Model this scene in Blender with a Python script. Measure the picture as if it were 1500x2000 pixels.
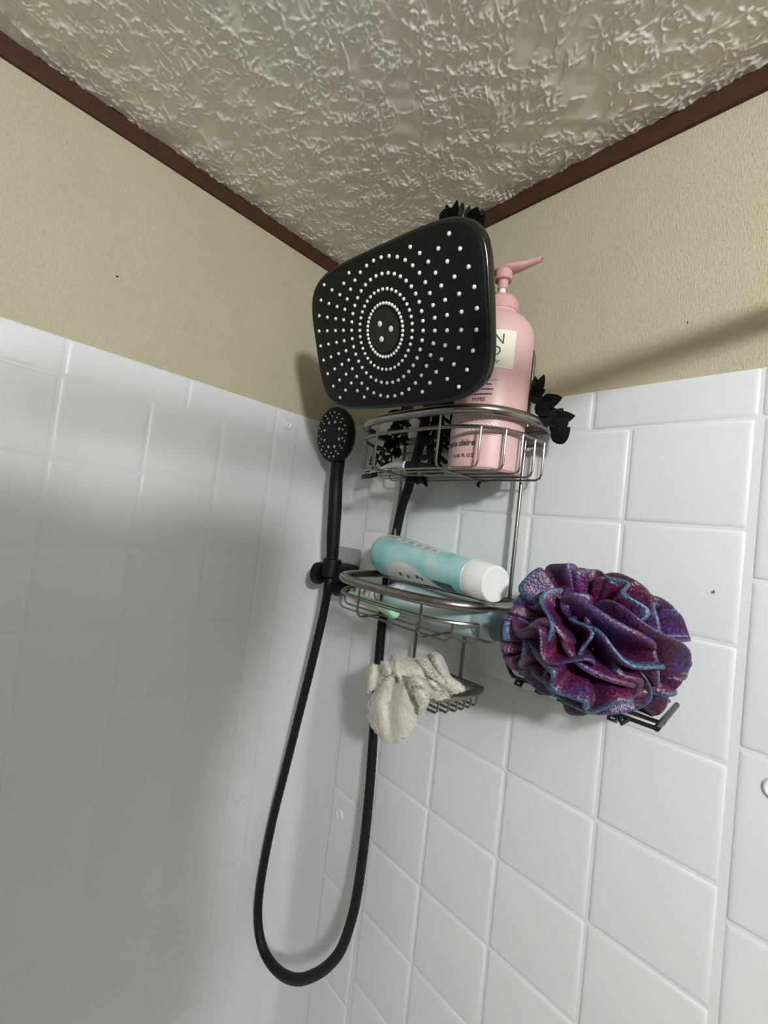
import bpy, bmesh, math, random
import numpy as np
from mathutils import Vector, Matrix
random.seed(4); RNG = np.random.default_rng(7)
for o in list(bpy.data.objects): bpy.data.objects.remove(o)
S = bpy.context.scene; COL = S.collection
# ------------------------------------------------------------------ camera
F = 812.4072; YAW, PIT, ROL = (math.radians(a) for a in (44.9628, 2.36813, 6.62015))
C0 = np.array([.672, -.52, 1.62])
w_ = np.array([-math.sin(YAW)*math.cos(PIT), math.cos(YAW)*math.cos(PIT), math.sin(PIT)])
r0 = np.array([math.cos(YAW), math.sin(YAW), 0.]); u0 = np.cross(r0, w_)
r_ = math.cos(ROL)*r0 + math.sin(ROL)*u0; u_ = -math.sin(ROL)*r0 + math.cos(ROL)*u0
cd = bpy.data.cameras.new('camera'); cam = bpy.data.objects.new('camera', cd); COL.objects.link(cam)
cd.sensor_fit = 'VERTICAL'; cd.sensor_height = 24.; cd.lens = F/2000*24.; cd.clip_start = .02
M = Matrix([[*map(float, (r_[i], u_[i], -w_[i], C0[i]))] for i in range(3)] + [[0, 0, 0, 1]])
cam.matrix_world = M; S.camera = cam
# ------------------------------------------------------------------ light
wd = bpy.data.worlds.new('world'); S.world = wd; wd.use_nodes = True
wd.node_tree.nodes['Background'].inputs[0].default_value = (.9, .95, 1, 1)
wd.node_tree.nodes['Background'].inputs[1].default_value = .0
LP = Vector((1.45, -.87, 2.03))
def light(name, kind, loc, energy, color, size, rot=None, size_y=None):
    d = bpy.data.lights.new(name, kind); d.energy = energy; d.color = color
    if kind == 'POINT': d.shadow_soft_size = size
    else:
        d.size = size
        if size_y: d.shape = 'RECTANGLE'; d.size_y = size_y
    o = bpy.data.objects.new(name, d); o.location = loc
    if rot: o.rotation_euler = rot
    COL.objects.link(o); return o
light('ceiling_lamp_light', 'POINT', LP, 56, (.965, .985, 1), .055)
light('fill_light', 'AREA', (1.1, -2.15, 1.5), 1.2, (.90, .96, 1), .8, (math.radians(90), 0, 0), .9)  # added soft fill for the ambient level; no window is built here
S.view_settings.view_transform = 'Standard'; S.view_settings.look = 'None'
S.view_settings.gamma = 1; S.view_settings.use_curve_mapping = False
S.view_settings.exposure = -0.08
# ------------------------------------------------------------------ helpers
def ray(x, y): return (x-750)/F*r_ - (y-1000)/F*u_ + w_
def at(x, y, Y=None, X=None, Z=None):
    """world point seen at a pixel of the photograph, on a real plane Y=, X= or Z="""
    v = ray(x, y)
    t = (Y-C0[1])/v[1] if Y is not None else (X-C0[0])/v[0] if X is not None else (Z-C0[2])/v[2]
    return Vector(C0 + t*v)
class MB:
    def __init__(s): s.v = []; s.f = []
    def add(s, vs, fs):
        n = len(s.v); s.v += [tuple(p) for p in vs]; s.f += [tuple(i+n for i in f) for f in fs]; return s
    def box(s, a, b):
        x0, y0, z0 = a; x1, y1, z1 = b
        return s.add([(x0,y0,z0),(x1,y0,z0),(x1,y1,z0),(x0,y1,z0),(x0,y0,z1),(x1,y0,z1),(x1,y1,z1),(x0,y1,z1)],
                     [(0,3,2,1),(4,5,6,7),(0,1,5,4),(1,2,6,5),(2,3,7,6),(3,0,4,7)])
    def tube(s, pts, r, seg=8, closed=False, rs=None):
        P = [Vector(p) for p in pts]; n = len(P); vs = []; fs = []; up = None
        for i in range(n):
            if closed: t = P[(i+1) % n]-P[i-1]
            else: t = P[min(i+1, n-1)]-P[max(i-1, 0)]
            t.normalize()
            if up is None: up = t.orthogonal().normalized()
            up = (up - t*up.dot(t))
            if up.length < 1e-6: up = t.orthogonal()
            up.normalize(); b = t.cross(up); rr = float(rs[i]) if rs is not None else r
            for k in range(seg):
                a = 2*math.pi*k/seg; vs.append(P[i]+rr*(math.cos(a)*up+math.sin(a)*b))
        for i in range(n if closed else n-1):
            j = (i+1) % n
            for k in range(seg):
                l = (k+1) % seg; fs.append((i*seg+k, i*seg+l, j*seg+l, j*seg+k))
        if not closed: fs += [tuple(range(seg-1, -1, -1)), tuple((n-1)*seg+k for k in range(seg))]
        return s.add(vs, fs)
    def rings(s, loops, cap0=True, cap1=True):
        n = len(loops[0]); vs = [p for l in loops for p in l]; fs = []
        for i in range(len(loops)-1):
            for k in range(n):
                l = (k+1) % n; fs.append((i*n+k, i*n+l, (i+1)*n+l, (i+1)*n+k))
        if cap0: fs.append(tuple(range(n-1, -1, -1)))
        if cap1: fs.append(tuple((len(loops)-1)*n+k for k in range(n)))
        return s.add(vs, fs)
    def lathe(s, prof, o, ax=(0,0,1), seg=32, sx=1, sy=1, xdir=None, cap0=True, cap1=True):
        """prof: (radius, height) along axis ax from o; sx, sy squash the section"""
        ax = Vector(ax).normalized(); X = Vector(xdir) if xdir else ax.orthogonal(); X = (X-ax*X.dot(ax)).normalized(); Y = ax.cross(X); o = Vector(o)
        L = [[o+ax*h+r*(sx*math.cos(2*math.pi*k/seg)*X+sy*math.sin(2*math.pi*k/seg)*Y) for k in range(seg)] for r, h in prof]
        return s.rings(L, cap0, cap1)
    def mesh(s, name, mat, smooth=True, ang=40):
        me = bpy.data.meshes.new(name); me.from_pydata([tuple(map(float, v)) for v in s.v], [], s.f)
        bm = bmesh.new(); bm.from_mesh(me); bmesh.ops.recalc_face_normals(bm, faces=bm.faces); 
        if smooth:
            for f in bm.faces: f.smooth = True
            for e in bm.edges:
                if len(e.link_faces) == 2 and e.calc_face_angle(0) > math.radians(ang): e.smooth = False
        bm.to_mesh(me); bm.free()
        if mat: me.materials.append(mat)
        return me
    def obj(s, name, mat, parent=None, smooth=True, ang=40):
        return link(name, s.mesh(name, mat, smooth, ang), parent)
def link(name, data, parent=None, mw=None):
    o = bpy.data.objects.new(name, data); COL.objects.link(o)
    if mw is not None: o.matrix_basis = mw
    if parent is not None:
        o.parent = parent; o.matrix_parent_inverse = WORLD[parent.name].inverted() if parent.name in WORLD else Matrix()
    return o
WORLD = {}
def thing(name, label, cat, loc, group=None):
    o = bpy.data.objects.new(name, None); COL.objects.link(o); o.location = loc; o.empty_display_size = .02
    WORLD[o.name] = Matrix.Translation(Vector(loc)); tag(o, label, cat, group); return o
def tag(o, label, cat, group=None):
    o['label'] = label; o['category'] = cat
    if group: o['group'] = group
    return o
def srgb(r, g, b): return tuple(((c/255)/12.92 if c/255 <= .04045 else ((c/255+.055)/1.055)**2.4) for c in (r, g, b)) + (1,)
def mat(name, col, rough=.5, metal=0, col2=None, nscale=40, bump=0, bscale=200, spec=.5, detail=4, stretch=None, bdist=.001, coat=0):
    m = bpy.data.materials.new(name); m.use_nodes = True; N = m.node_tree.nodes; L = m.node_tree.links
    b = N['Principled BSDF']; b.inputs['Base Color'].default_value = col; b.inputs['Roughness'].default_value = rough
    b.inputs['Metallic'].default_value = metal; b.inputs['Specular IOR Level'].default_value = spec; b.inputs['Coat Weight'].default_value = coat
    tc = N.new('ShaderNodeTexCoord'); mp = N.new('ShaderNodeMapping'); L.new(tc.outputs['Object'], mp.inputs[0])
    if stretch: mp.inputs['Scale'].default_value = stretch
    n = N.new('ShaderNodeTexNoise'); n.inputs['Scale'].default_value = nscale; n.inputs['Detail'].default_value = detail; L.new(mp.outputs[0], n.inputs[0])
    mx = N.new('ShaderNodeMix'); mx.data_type = 'RGBA'
    mx.inputs['A'].default_value = col; mx.inputs['B'].default_value = col2 or tuple(c*.93 for c in col[:3])+(1,)
    rp = N.new('ShaderNodeMapRange'); rp.inputs['From Min'].default_value = .35; rp.inputs['From Max'].default_value = .65
    L.new(n.outputs['Fac'], rp.inputs['Value']); L.new(rp.outputs[0], mx.inputs['Factor']); L.new(mx.outputs['Result'], b.inputs['Base Color'])
    if bump:
        n2 = N.new('ShaderNodeTexNoise'); n2.inputs['Scale'].default_value = bscale; n2.inputs['Detail'].default_value = 3; L.new(mp.outputs[0], n2.inputs[0])
        bp = N.new('ShaderNodeBump'); bp.inputs['Strength'].default_value = bump; bp.inputs['Distance'].default_value = bdist
        L.new(n2.outputs['Fac'], bp.inputs['Height']); L.new(bp.outputs[0], b.inputs['Normal'])
    return m
# ------------------------------------------------------------------ materials
m_panel = mat('white_acrylic', (.72, .745, .755, 1), .30, col2=(.705, .73, .74, 1), nscale=6, bump=.25, bscale=700, bdist=.0006, spec=.45)
m_ceil = mat('textured_ceiling_paint', (.80, .765, .67, 1), .22, col2=(.75, .715, .63, 1), nscale=14, spec=.8)
m_trim = mat('brown_trim_wood', srgb(76, 49, 33), .5, col2=srgb(62, 39, 26), nscale=60, stretch=(1, 1, 12), spec=.3)
m_black = mat('matte_black_plastic', (.006, .006, .0065, 1), .5, spec=.22)
m_blackg = mat('black_satin_plastic', (.005, .005, .0055, 1), .3, spec=.4)
m_blacke = mat('black_glossy_edge', (.005, .005, .0055, 1), .2, spec=.6)
m_hose = mat('black_braided_hose', (.006, .006, .009, 1), .45, spec=.25, bump=.5, bscale=900)
m_noz = mat('white_silicone', (.86, .86, .84, 1), .5)
m_steel = mat('brushed_nickel_steel', (.30, .28, .25, 1), .28, 1, col2=(.25, .23, .21, 1), nscale=200)
m_wireb = mat('black_coated_wire', (.012, .012, .012, 1), .35)
m_plate = mat('grey_satin_plate', (.42, .43, .43, 1), .35, .5)
m_pink = mat('pink_plastic', (.66, .43, .42, 1), .42, col2=(.64, .415, .405, 1), nscale=12)
m_pinkd = mat('pink_pump_plastic', (.66, .37, .37, 1), .38)
m_cream = mat('cream_paper', (.80, .76, .64, 1), .6)
m_ink = mat('dark_print', (.07, .03, .035, 1), .6)
m_wprint = mat('white_print', (.92, .88, .84, 1), .5)
m_white = mat('white_plastic', (.80, .79, .80, 1), .35)
m_green = mat('pale_green_plastic', (.42, .80, .47, 1), .4)
m_leaf = mat('dark_dried_leaf', (.007, .010, .007, 1), .6, col2=(.004, .006, .005, 1), nscale=30, spec=.2)
m_navy = mat('navy_print', (.02, .05, .10, 1), .5, col2=(.03, .08, .14, 1), nscale=300)
m_grey = mat('grey_print', (.28, .27, .26, 1), .5, col2=(.5, .52, .5, 1), nscale=400)
m_cloth = mat('cream_terry_cloth', (.80, .78, .70, 1), .95, col2=(.70, .68, .59, 1), nscale=120, bump=1, bscale=800, bdist=.002, spec=.1)
m_wall2 = mat('plain_room_wall', (.22, .20, .17, 1), .8)
m_floor = mat('room_floor', (.50, .47, .42, 1), .6)
m_blocker = mat('grey_blocker_cloth', (.35, .35, .36, 1), .8)
m_speck = mat('brown_speck', (.06, .05, .03, 1), .8)
def wallpaper():
    m = mat('beige_embossed_wallpaper', (.52, .475, .335, 1), .62, col2=(.55, .495, .36, 1), nscale=9, spec=.25)
    N = m.node_tree.nodes; L = m.node_tree.links; b = N['Principled BSDF']
    tc = N.new('ShaderNodeTexCoord'); hs = []
    for sc, s in (((1, 1, 4.0), 230), ((4, 4, 1), 180)):
        mp = N.new('ShaderNodeMapping'); mp.inputs['Scale'].default_value = sc; L.new(tc.outputs['Object'], mp.inputs[0])
        n = N.new('ShaderNodeTexNoise'); n.inputs['Scale'].default_value = s; n.inputs['Detail'].default_value = 3; L.new(mp.outputs[0], n.inputs[0])
        r = N.new('ShaderNodeMapRange'); r.inputs['From Min'].default_value = .48; r.inputs['From Max'].default_value = .72; L.new(n.outputs['Fac'], r.inputs['Value']); hs.append(r)
    a = N.new('ShaderNodeMath'); a.operation = 'ADD'; L.new(hs[0].outputs[0], a.inputs[0]); L.new(hs[1].outputs[0], a.inputs[1])
    bp = N.new('ShaderNodeBump'); bp.inputs['Strength'].default_value = .5; bp.inputs['Distance'].default_value = .0008
    L.new(a.outputs[0], bp.inputs['Height']); L.new(bp.outputs[0], b.inputs['Normal'])
    old = b.inputs['Base Color'].links[0].from_socket
    mx = N.new('ShaderNodeMix'); mx.data_type = 'RGBA'; mx.blend_type = 'MULTIPLY'; L.new(old, mx.inputs['A']); mx.inputs['B'].default_value = (.84, .84, .81, 1)
    s2 = N.new('ShaderNodeMath'); s2.operation = 'MULTIPLY'; s2.inputs[1].default_value = .5; L.new(a.outputs[0], s2.inputs[0]); L.new(s2.outputs[0], mx.inputs['Factor'])
    L.new(mx.outputs['Result'], b.inputs['Base Color']); return m
m_paper = wallpaper()
# ------------------------------------------------------------------ the room
ZT = 2.13; XR = 2.3; YB = -2.2; PT = 1.8142
def struct(name, mb, m, label=None, **k):
    o = mb.obj(name, m, **k); o['kind'] = 'structure'
    if label: o['label'] = label; o['category'] = 'wall'
    return o
wl = struct('wall_left', MB().box((-.03, YB, 0), (0, .03, ZT)), m_paper, smooth=False)
wr = struct('wall_right', MB().box((0, 0, 0), (XR, .03, ZT)), m_paper, smooth=False)
struct('wall_front', MB().box((0, YB-.03, 0), (XR, YB, ZT)), m_wall2, smooth=False)
struct('wall_far_side', MB().box((XR, YB, 0), (XR+.03, 0, ZT)), m_wall2, smooth=False)
struct('floor', MB().box((0, YB, -.03), (XR, 0, 0)), m_floor, smooth=False)
for o, l in ((wl, 'left wall of beige embossed wallpaper above white embossed tile panels'), (wr, 'right wall of beige embossed wallpaper above white embossed tile panels')):
    o['label'] = l; o['category'] = 'wall'
# textured ceiling: brushed plaster ridges, real relief
def ceiling():
    g = .00105; nx, ny = 690, 600; H = np.zeros((nx, ny))
    ku = np.arange(-3, 4)
    def splat(px, py, h, rad):
        ix = np.round(px/g).astype(int); iy = np.round(py/g).astype(int)
        for a in ku:
            for b in ku:
                X = ix+a; Y = iy+b; ok = (X >= 0) & (X < nx) & (Y >= 0) & (Y < ny)
                d2 = (X*g-px)**2+(Y*g-py)**2; val = h*np.exp(-d2/rad**2)
                np.maximum.at(H, (X[ok], Y[ok]), val[ok])
    PX = []; PY = []; PH = []; PR = []
    for _ in range(1250):
        cx, cy = RNG.uniform(-.03, nx*g+.03), RNG.uniform(-.03, ny*g+.03); base = RNG.uniform(0, 6.28); spread = RNG.uniform(.8, 3.4)
        for k in range(int(RNG.integers(5, 13))):
            a = base+RNG.uniform(-.5, .5)*spread; L = RNG.uniform(.008, .030); t = np.linspace(0, 1, 34)
            st = RNG.uniform(.002, .02); cur = RNG.normal(0, 1.3); jag = np.cumsum(RNG.normal(0, .16, 34)); aa = a+cur*t+jag*.9
            ds = L/34; x = cx+st*math.cos(a)+np.cumsum(np.cos(aa))*ds; y = cy+st*math.sin(a)+np.cumsum(np.sin(aa))*ds
            h = RNG.uniform(.0007, .0025)*np.sin(np.pi*np.clip(t*1.02, 0, 1))**.5*(1+.35*np.sin(t*RNG.uniform(6, 20)+RNG.uniform(0, 6)))
            PX.append(x); PY.append(y); PH.append(h); PR.append(np.full(34, RNG.uniform(.00085, .0013)))
    splat(np.concatenate(PX), np.concatenate(PY), np.concatenate(PH), np.concatenate(PR))
    # low broad undulation
    X, Y = np.meshgrid(np.arange(nx)*g, np.arange(ny)*g, indexing='ij')
    for _ in range(30):
        k = RNG.normal(0, 110, 2); H += .00012*np.sin(k[0]*X+k[1]*Y+RNG.uniform(0, 6.28))
    Hs = H*.5+(np.roll(H, 1, 0)+np.roll(H, -1, 0)+np.roll(H, 1, 1)+np.roll(H, -1, 1))/8
    V = np.stack([X, -Y, ZT-.0006-Hs], -1).reshape(-1, 3)
    I = np.arange(nx*ny).reshape(nx, ny); a, b, c, d = I[:-1, :-1], I[1:, :-1], I[1:, 1:], I[:-1, 1:]
    Q = np.stack([a, b, c, d], -1).reshape(-1, 4)   # faces down
    n0 = len(V); V = np.vstack([V, [(0, 0, ZT), (XR, 0, ZT), (XR, YB, ZT), (0, YB, ZT)]]); Q = np.vstack([Q, [[n0, n0+1, n0+2, n0+3]]])
    me = bpy.data.meshes.new('ceiling'); me.vertices.add(len(V)); me.vertices.foreach_set('co', V.ravel())
    me.loops.add(Q.size); me.loops.foreach_set('vertex_index', Q.ravel()); me.polygons.add(len(Q))
    me.polygons.foreach_set('loop_start', np.arange(len(Q))*4); me.polygons.foreach_set('loop_total', np.full(len(Q), 4))
    me.update(); me.validate(); me.polygons.foreach_set('use_smooth', np.ones(len(Q), bool)); me.materials.append(m_ceil)
    o = link('ceiling', me); o['kind'] = 'structure'; o['label'] = 'greyish beige ceiling with brushed plaster ridges'; o['category'] = 'ceiling'
ceiling()
t1 = struct('trim_1', MB().box((0, YB, 2.1045), (.005, 0, ZT)), m_trim, smooth=False); t1['label'] = 'dark brown strip along the top of the left wall'; t1['category'] = 'trim'
t2 = struct('trim_2', MB().box((.005, -.005, 2.1035), (XR, 0, ZT)), m_trim, smooth=False); t2['label'] = 'dark brown strip along the top of the right wall'; t2['category'] = 'trim'
for p, par, k in ((at(229, 540, X=0), wl, 'X'), (at(1343, 630, Y=0), wr, 'Y'), (at(1394, 1156, Y=-.006), wr, 'Y')):
    s = .0016; mb = MB(); n = 7
    for j, e in enumerate((1, .5)):
        pass
    L = []
    for d, q in ((0, 1), (.0004, .6)):
        L.append([p+Vector((d*(k == 'X')+(k == 'Y')*s*.5*q*math.cos(i/n*6.283), -d*(k == 'Y')+(k == 'X')*s*q*math.cos(i/n*6.283), s*q*math.sin(i/n*6.283))) for i in range(n)])
    mb.rings(L).obj('speck', m_speck, par)
# surround panels: base sheet + embossed tiles (each tile its own piece)
cache = {}
def tile(par, axis, a0, a1, z0, z1, g0=.0016, g1=.0016, gb=.0016, gt=.0016):
    """tile between a0..a1 along the wall (x on the right wall, y on the left wall)"""
    w = round((a1-a0)-g0-g1, 4); h = round((z1-z0)-gb-gt, 4); key = (axis, w, h)
    if key not in cache:
        L = []
        for ins, d in ((0, 0), (.0006, .0005), (.0016, .0010), (.0030, .00135), (.0050, .0015)):
            if axis == 'y': d *= .6
            x, y = w/2-ins, h/2-ins; c = min(.0022, ins*.3+.0012)
            pts = [(-x+c, -y), (x-c, -y), (x, -y+c), (x, y-c), (x-c, y), (-x+c, y), (-x, y-c), (-x, -y+c)]
            L.append([((p, -d, q) if axis == 'x' else (d, p, q)) for p, q in pts])
        cache[key] = MB().rings(L, cap0=False).mesh('tile', m_panel, True, 60)
    ac = (a0+g0+a1-g1)/2; zc = (z0+gb+z1-gt)/2
    off = .003
    return link('tile', cache[key], par, Matrix.Translation((ac, -off, zc) if axis == 'x' else (off, ac, zc)))
def button(par, axis, a, z):
    L = []; n = 24
    for r, d in ((.0100, .0036), (.0096, .0050), (.0086, .0064), (.0074, .0068), (.0062, .0060), (.0052, .0046), (.0042, .0048), (.0030, .0060), (.0014, .0064)):
        L.append([((a+r*math.cos(i/n*6.2832), -d, z+r*math.sin(i/n*6.2832)) if axis == 'x' else (d, a+r*math.cos(i/n*6.2832), z+r*math.sin(i/n*6.2832))) for i in range(n)])
    MB().rings(L, cap0=False).obj('screw_cap', m_panel, par, True, 70)
ZB = .42; rows = [1.7660, 1.6590, 1.5495, 1.4415, 1.3335, 1.2260, 1.1190, 1.0110, .9030, .7950, .6870, .5790, ZB]
brows = [1.7660, 1.6125, 1.4600, 1.3080, 1.1560, 1.0050, .8530, .7010, .5490, ZB]
def sheet(name, axis, a0, a1, par):
    mb = MB()
    if axis == 'x': mb.box((a0, -.003, ZB), (a1, 0, PT))
    else: mb.box((0, a0, ZB), (.003, a1, PT))
    return mb.obj(name, m_panel, par, False)
pr_ = sheet('surround_panel', 'x', .1107, 1.5, wr); pl_ = sheet('surround_panel', 'y', -1.45, -.101, wl)
# right panel
xs = [.2076, .3158, .4256, .5327, .6408]
for r in range(len(rows)-1):
    for c in range(4):
        tile(pr_, 'x', xs[c], xs[c+1], rows[r+1], rows[r], g0=.0030 if c == 0 else .0016, g1=.0036 if c == 3 else .0016)
for a, b in zip([.1107, .188, .339, .490, .6408, .792], [.188, .339, .490, .6408, .792, .943]):
    tile(pr_, 'x', a, b, 1.7660, PT, gt=.0003, g0=.0001 if a < .12 else .0016)
for r in range(len(brows)-1):
    tile(pr_, 'x', .1107, .2045, brows[r+1], brows[r], g0=.0001, g1=.0035)
    tile(pr_, 'x', .6408, .735, brows[r+1], brows[r], g0=.0036)
# left panel
ys = [-.148, -.241, -.3476, -.4535, -.560, -.667, -.774, -.881]
for r in range(len(rows)-1):
    for c in range(len(ys)-1): tile(pl_, 'y', ys[c+1], ys[c], rows[r+1], rows[r])
for a, b in zip([-.451-.1515*i for i in range(-1, 4)], [-.451-.1515*i for i in range(-2, 3)]):
    tile(pl_, 'y', a, b, 1.7660, PT, gt=.0003)
tile(pl_, 'y', -.148, -.101, 1.7660, PT, gt=.0003, g1=.0001)
for r in range(len(brows)-1): tile(pl_, 'y', -.148, -.101, brows[r+1], brows[r], g1=.0001)
for z in (1.79, 1.119): button(pl_, 'y', -.1245, z)
for z in (1.79, 1.119): button(pr_, 'x', .1345, z)
button(pr_, 'x', .6705, 1.436)
# corner sheet with a soft cove
def cove(name, z0, z1, t, ax, ay):
    R = .032; prof = [(t, -ay)]
    for i in range(13):
        a = math.pi/2*i/12; prof.append((t+R-R*math.cos(a)*1.0, -(t+R)+R*math.sin(a)))
    prof = [(t, -ay), (t, -(t+R))]+prof[2:-1]+[(t+R, -t), (ax, -t)]
    back = [(ax, -.0002), (.0002, -.0002), (.0002, -ay)]
    L = [[(x, y, z) for x, y in prof+back] for z in (z0, z1)]
    return MB().rings(L).obj(name, m_panel, wr, True, 30)
cove('corner_panel', ZB, PT, .0022, .1104, .1005)
# ------------------------------------------------------------------ curtain rod, added shadow cloth and lamp just outside the frame
rod = thing('curtain_rod', 'chrome shower curtain rod fixed to the right wall just outside the frame', 'rod', (.745, -.02, 1.885))
MB().tube([(.745, -.006, 1.885), (.745, YB+.006, 1.885)], .0125, 16).obj('pole', m_plate, rod)
MB().lathe([(.030, 0), (.030, .006), (.020, .012), (.0135, .03)], (.745, -.0058, 1.885), (0, -1, 0)).obj('flange', m_plate, rod)
blk = thing('shadow_blocker', 'short grey gathered cloth added out of view to cast the shadow of the viewer', 'shadow blocker', (.745, -.8, 1.86))  # added unseen cloth that throws the large soft shadow on the left wall
def curtain():  # blocker sheet: top, free edge and hem shaped for the shadow they cast
    V = []; Fc = []; n = 150; ya, yb = -.495, -1.7; mrows = 24
    for j in range(mrows+1):
        for i in range(n+1):
            t = i/n; y = ya-.035*(j/mrows)**1.3+(yb-ya)*t; zb = 1.42-.10*t
            z = 1.838+(zb-1.838)*j/mrows
            V.append((.745+.018*math.sin(t*70)+.006*math.sin(t*23+j*.1), y+.012*math.sin(j*.35)*(1-t), z))
    for j in range(mrows):
        for i in range(n): a = j*(n+1)+i; Fc.append((a, a+1, a+n+2, a+n+1))
    o = MB().add(V, Fc).obj('blocker_cloth', m_blocker, blk); md = o.modifiers.new('thick', 'SOLIDIFY'); md.thickness = .0015
    for k in range(10):
        y = -.55-k*.125
        MB().tube([(.745+.019*math.cos(a), y, 1.861+.038*math.sin(a)) for a in [i/16*6.2832 for i in range(16)]], .0015, 6, True).obj('ring', m_plate, blk)
curtain()
lamp = thing('ceiling_lamp', 'small ceiling lamp fitting out of frame', 'lamp', (LP.x, LP.y, ZT))
MB().lathe([(.07, 0), (.075, -.006), (.07, -.016), (.03, -.022)], (LP.x, LP.y, ZT-.0008)).obj('base', m_white, lamp)
tub = thing('bathtub', 'white bathtub below the tiled walls, under the frame', 'bathtub', (.36, -.78, 0))
def tubloop(ins, z, n=64, ex=5.):
    return [(.366+(.362-ins)*math.copysign(abs(math.cos(t))**(2/ex), math.cos(t)), -.77+(.765-ins)*math.copysign(abs(math.sin(t))**(2/ex), math.sin(t)), z) for t in [i/n*6.2832 for i in range(n)]]
MB().rings([tubloop(0, .001), tubloop(0, .405), tubloop(.006, .415), tubloop(.055, .415), tubloop(.070, .405), tubloop(.090, .30), tubloop(.11, .12), tubloop(.16, .08)]).obj('basin', m_panel, tub)
MB().lathe([(.03, 0), (.03, .003), (.02, .004)], (.366, -.25, .0802), (0, 0, 1)).obj('drain', m_plate, tub)
# ------------------------------------------------------------------ rain shower head
HC = Vector((.3096, -.1913, 1.8562))
R0 = Vector((.97138, .06817, -.22754)); U0 = Vector((.23625, -.37650, .89579)); HN = Vector((-.0246, -.92391, -.38183))
al = math.radians(9.474); HR = (R0*math.cos(al)+U0*math.sin(al)).normalized(); HU = (U0*math.cos(al)-R0*math.sin(al)).normalized(); HN = HR.cross(HU).normalized()
if HN.y > 0: HN = -HN
head = thing('rain_shower_head', 'large black rectangular rain shower head with rings of white nozzles, tilted down', 'shower head', HC)
def hpt(x, y, d=0): return HC+HR*x+HU*y+HN*d
def houtline(ins, d, n=72, ex=4.6):
    a, b = .143-ins, .0905-ins; P = []
    for i in range(n):
        t = 2*math.pi*i/n; c, s = math.cos(t), math.sin(t)
        P.append(hpt(a*math.copysign(abs(c)**(2/ex), c), b*math.copysign(abs(s)**(2/ex), s), d))
    return P
MB().rings([houtline(*q) for q in ((.080, -.0001), (.02, -.0001), (.0045, -.0001), (.0040, -.0006))], cap1=False).obj('face_plate', m_black, head, True, 50)
MB().rings([houtline(*q) for q in ((.0045, -.0010), (.0040, -.0007), (.0024, -.0008), (.0008, -.0022), (0, -.0045), (0, -.011), (.0015, -.0135), (.006, -.0155), (.020, -.019), (.045, -.023), (.070, -.030), (.080, -.034))], cap0=False).obj('housing', m_blacke, head, True, 50)
cc = MB()
cc.lathe([(.0245, 0.0002), (.0245, .0008), (.022, .0011), (.0205, .0007), (.012, .0004), (.0005, .0003)], HC, HN, 40, cap0=False); cc.obj('centre_disc', m_blackg, head)
def dome(r, h, seg=10):
    return MB().lathe([(r, 0), (r*.96, h*.5), (r*.72, h*.85), (r*.3, h)], (0, 0, 0), (0, 0, 1), seg, cap0=False).mesh('nozzle', m_noz, True, 70)
nm = dome(.0020, .0022); nm2 = dome(.0034, .0014, 14); nm3 = dome(.0022, .0022)
def place_n(me, p, nrm, par, name='nozzle'):
    q = Vector((0, 0, 1)).rotation_difference(nrm); return link(name, me, par, Matrix.Translation(p) @ q.to_matrix().to_4x4())
for k, rad in enumerate((.0296, .0442, .0600, .0764, .0928, .1108, .1290)):
    cnt = 38
    for i in range(cnt):
        a = math.radians(i*360/cnt); x, y = rad*math.cos(a), rad*math.sin(a)
        if abs(y) > .0805: continue
        if k > 3:
            b_ = math.radians(-5); xx = x*math.cos(b_)+y*math.sin(b_); yy = (-x*math.sin(b_)+y*math.cos(b_))*(.955, .925, .91)[k-4]; x, y = xx*math.cos(b_)-yy*math.sin(b_), xx*math.sin(b_)+yy*math.cos(b_)
        place_n(nm if k < 2 else nm3, hpt(x, y, -.0002), HN, head)
for a in (137, 10, 243):
    place_n(nm2, hpt(.0108*math.cos(math.radians(a-9.5)), .0108*math.sin(math.radians(a-9.5)), .0003), HN, head, 'centre_nozzle')
MB().lathe([(.016, 0), (.017, .012), (.013, .022), (.017, .034), (.017, .052), (.012, .058)], HC-HN*.030, -HN, 24).obj('ball_joint', m_black, head)
# shower arm with diverter
arm = thing('shower_pipe', 'black shower arm and diverter behind the rain head', 'shower arm', (.31, -.004, 1.965))
e1 = HC-HN*.088
MB().tube([(.31, -.004, 1.965), (.31, -.03, 1.963), (.31, -.055, 1.950), (.31, -.078, 1.925), e1-Vector((0, .004, -.01)), e1], .0095, 14).obj('pipe', m_black, arm)
MB().lathe([(.030, 0), (.030, .003), (.022, .009), (.011, .012)], (.31, -.0042, 1.965), (0, -1, 0)).obj('flange', m_black, arm)
MB().lathe([(.012, -.018), (.017, -.016), (.018, 0), (.017, .014), (.012, .016)], (.31, -.078, 1.925), (0, -.6, -.8)).obj('diverter', m_black, arm)
# ------------------------------------------------------------------ hand shower, holder, hose
hc = Vector((.0655, -.068, 1.7796)); hn = Vector((.04, -.985, -.12)).normalized()
hs = thing('hand_shower', 'black round hand shower dotted with white nozzles, held upright in the corner', 'hand shower', (.080, -.046, 1.54))
hx = Vector((1, .04, 0)); hx = (hx-hn*hx.dot(hn)).normalized(); hy = hn.cross(hx)
if hy.z < 0: hy = -hy
hcap = MB()
ring = []
for r, d in ((.0005, .0006), (.030, .0006), (.0425, 0), (.0455, -.0012), (.0478, -.004), (.0485, -.010), (.045, -.018), (.036, -.025), (.020, -.030), (.006, -.032)):
    ring.append([hc+hn*d+hx*r*.96*math.cos(i/40*6.2832)+hy*(r*1.05*math.sin(i/40*6.2832)-(.0 if r < .04 else .0)) for i in range(40)])
hcap.rings(ring).obj('spray_head', m_black, hs, True, 50)
ht = hc-hy*.046-hn*.016
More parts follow.
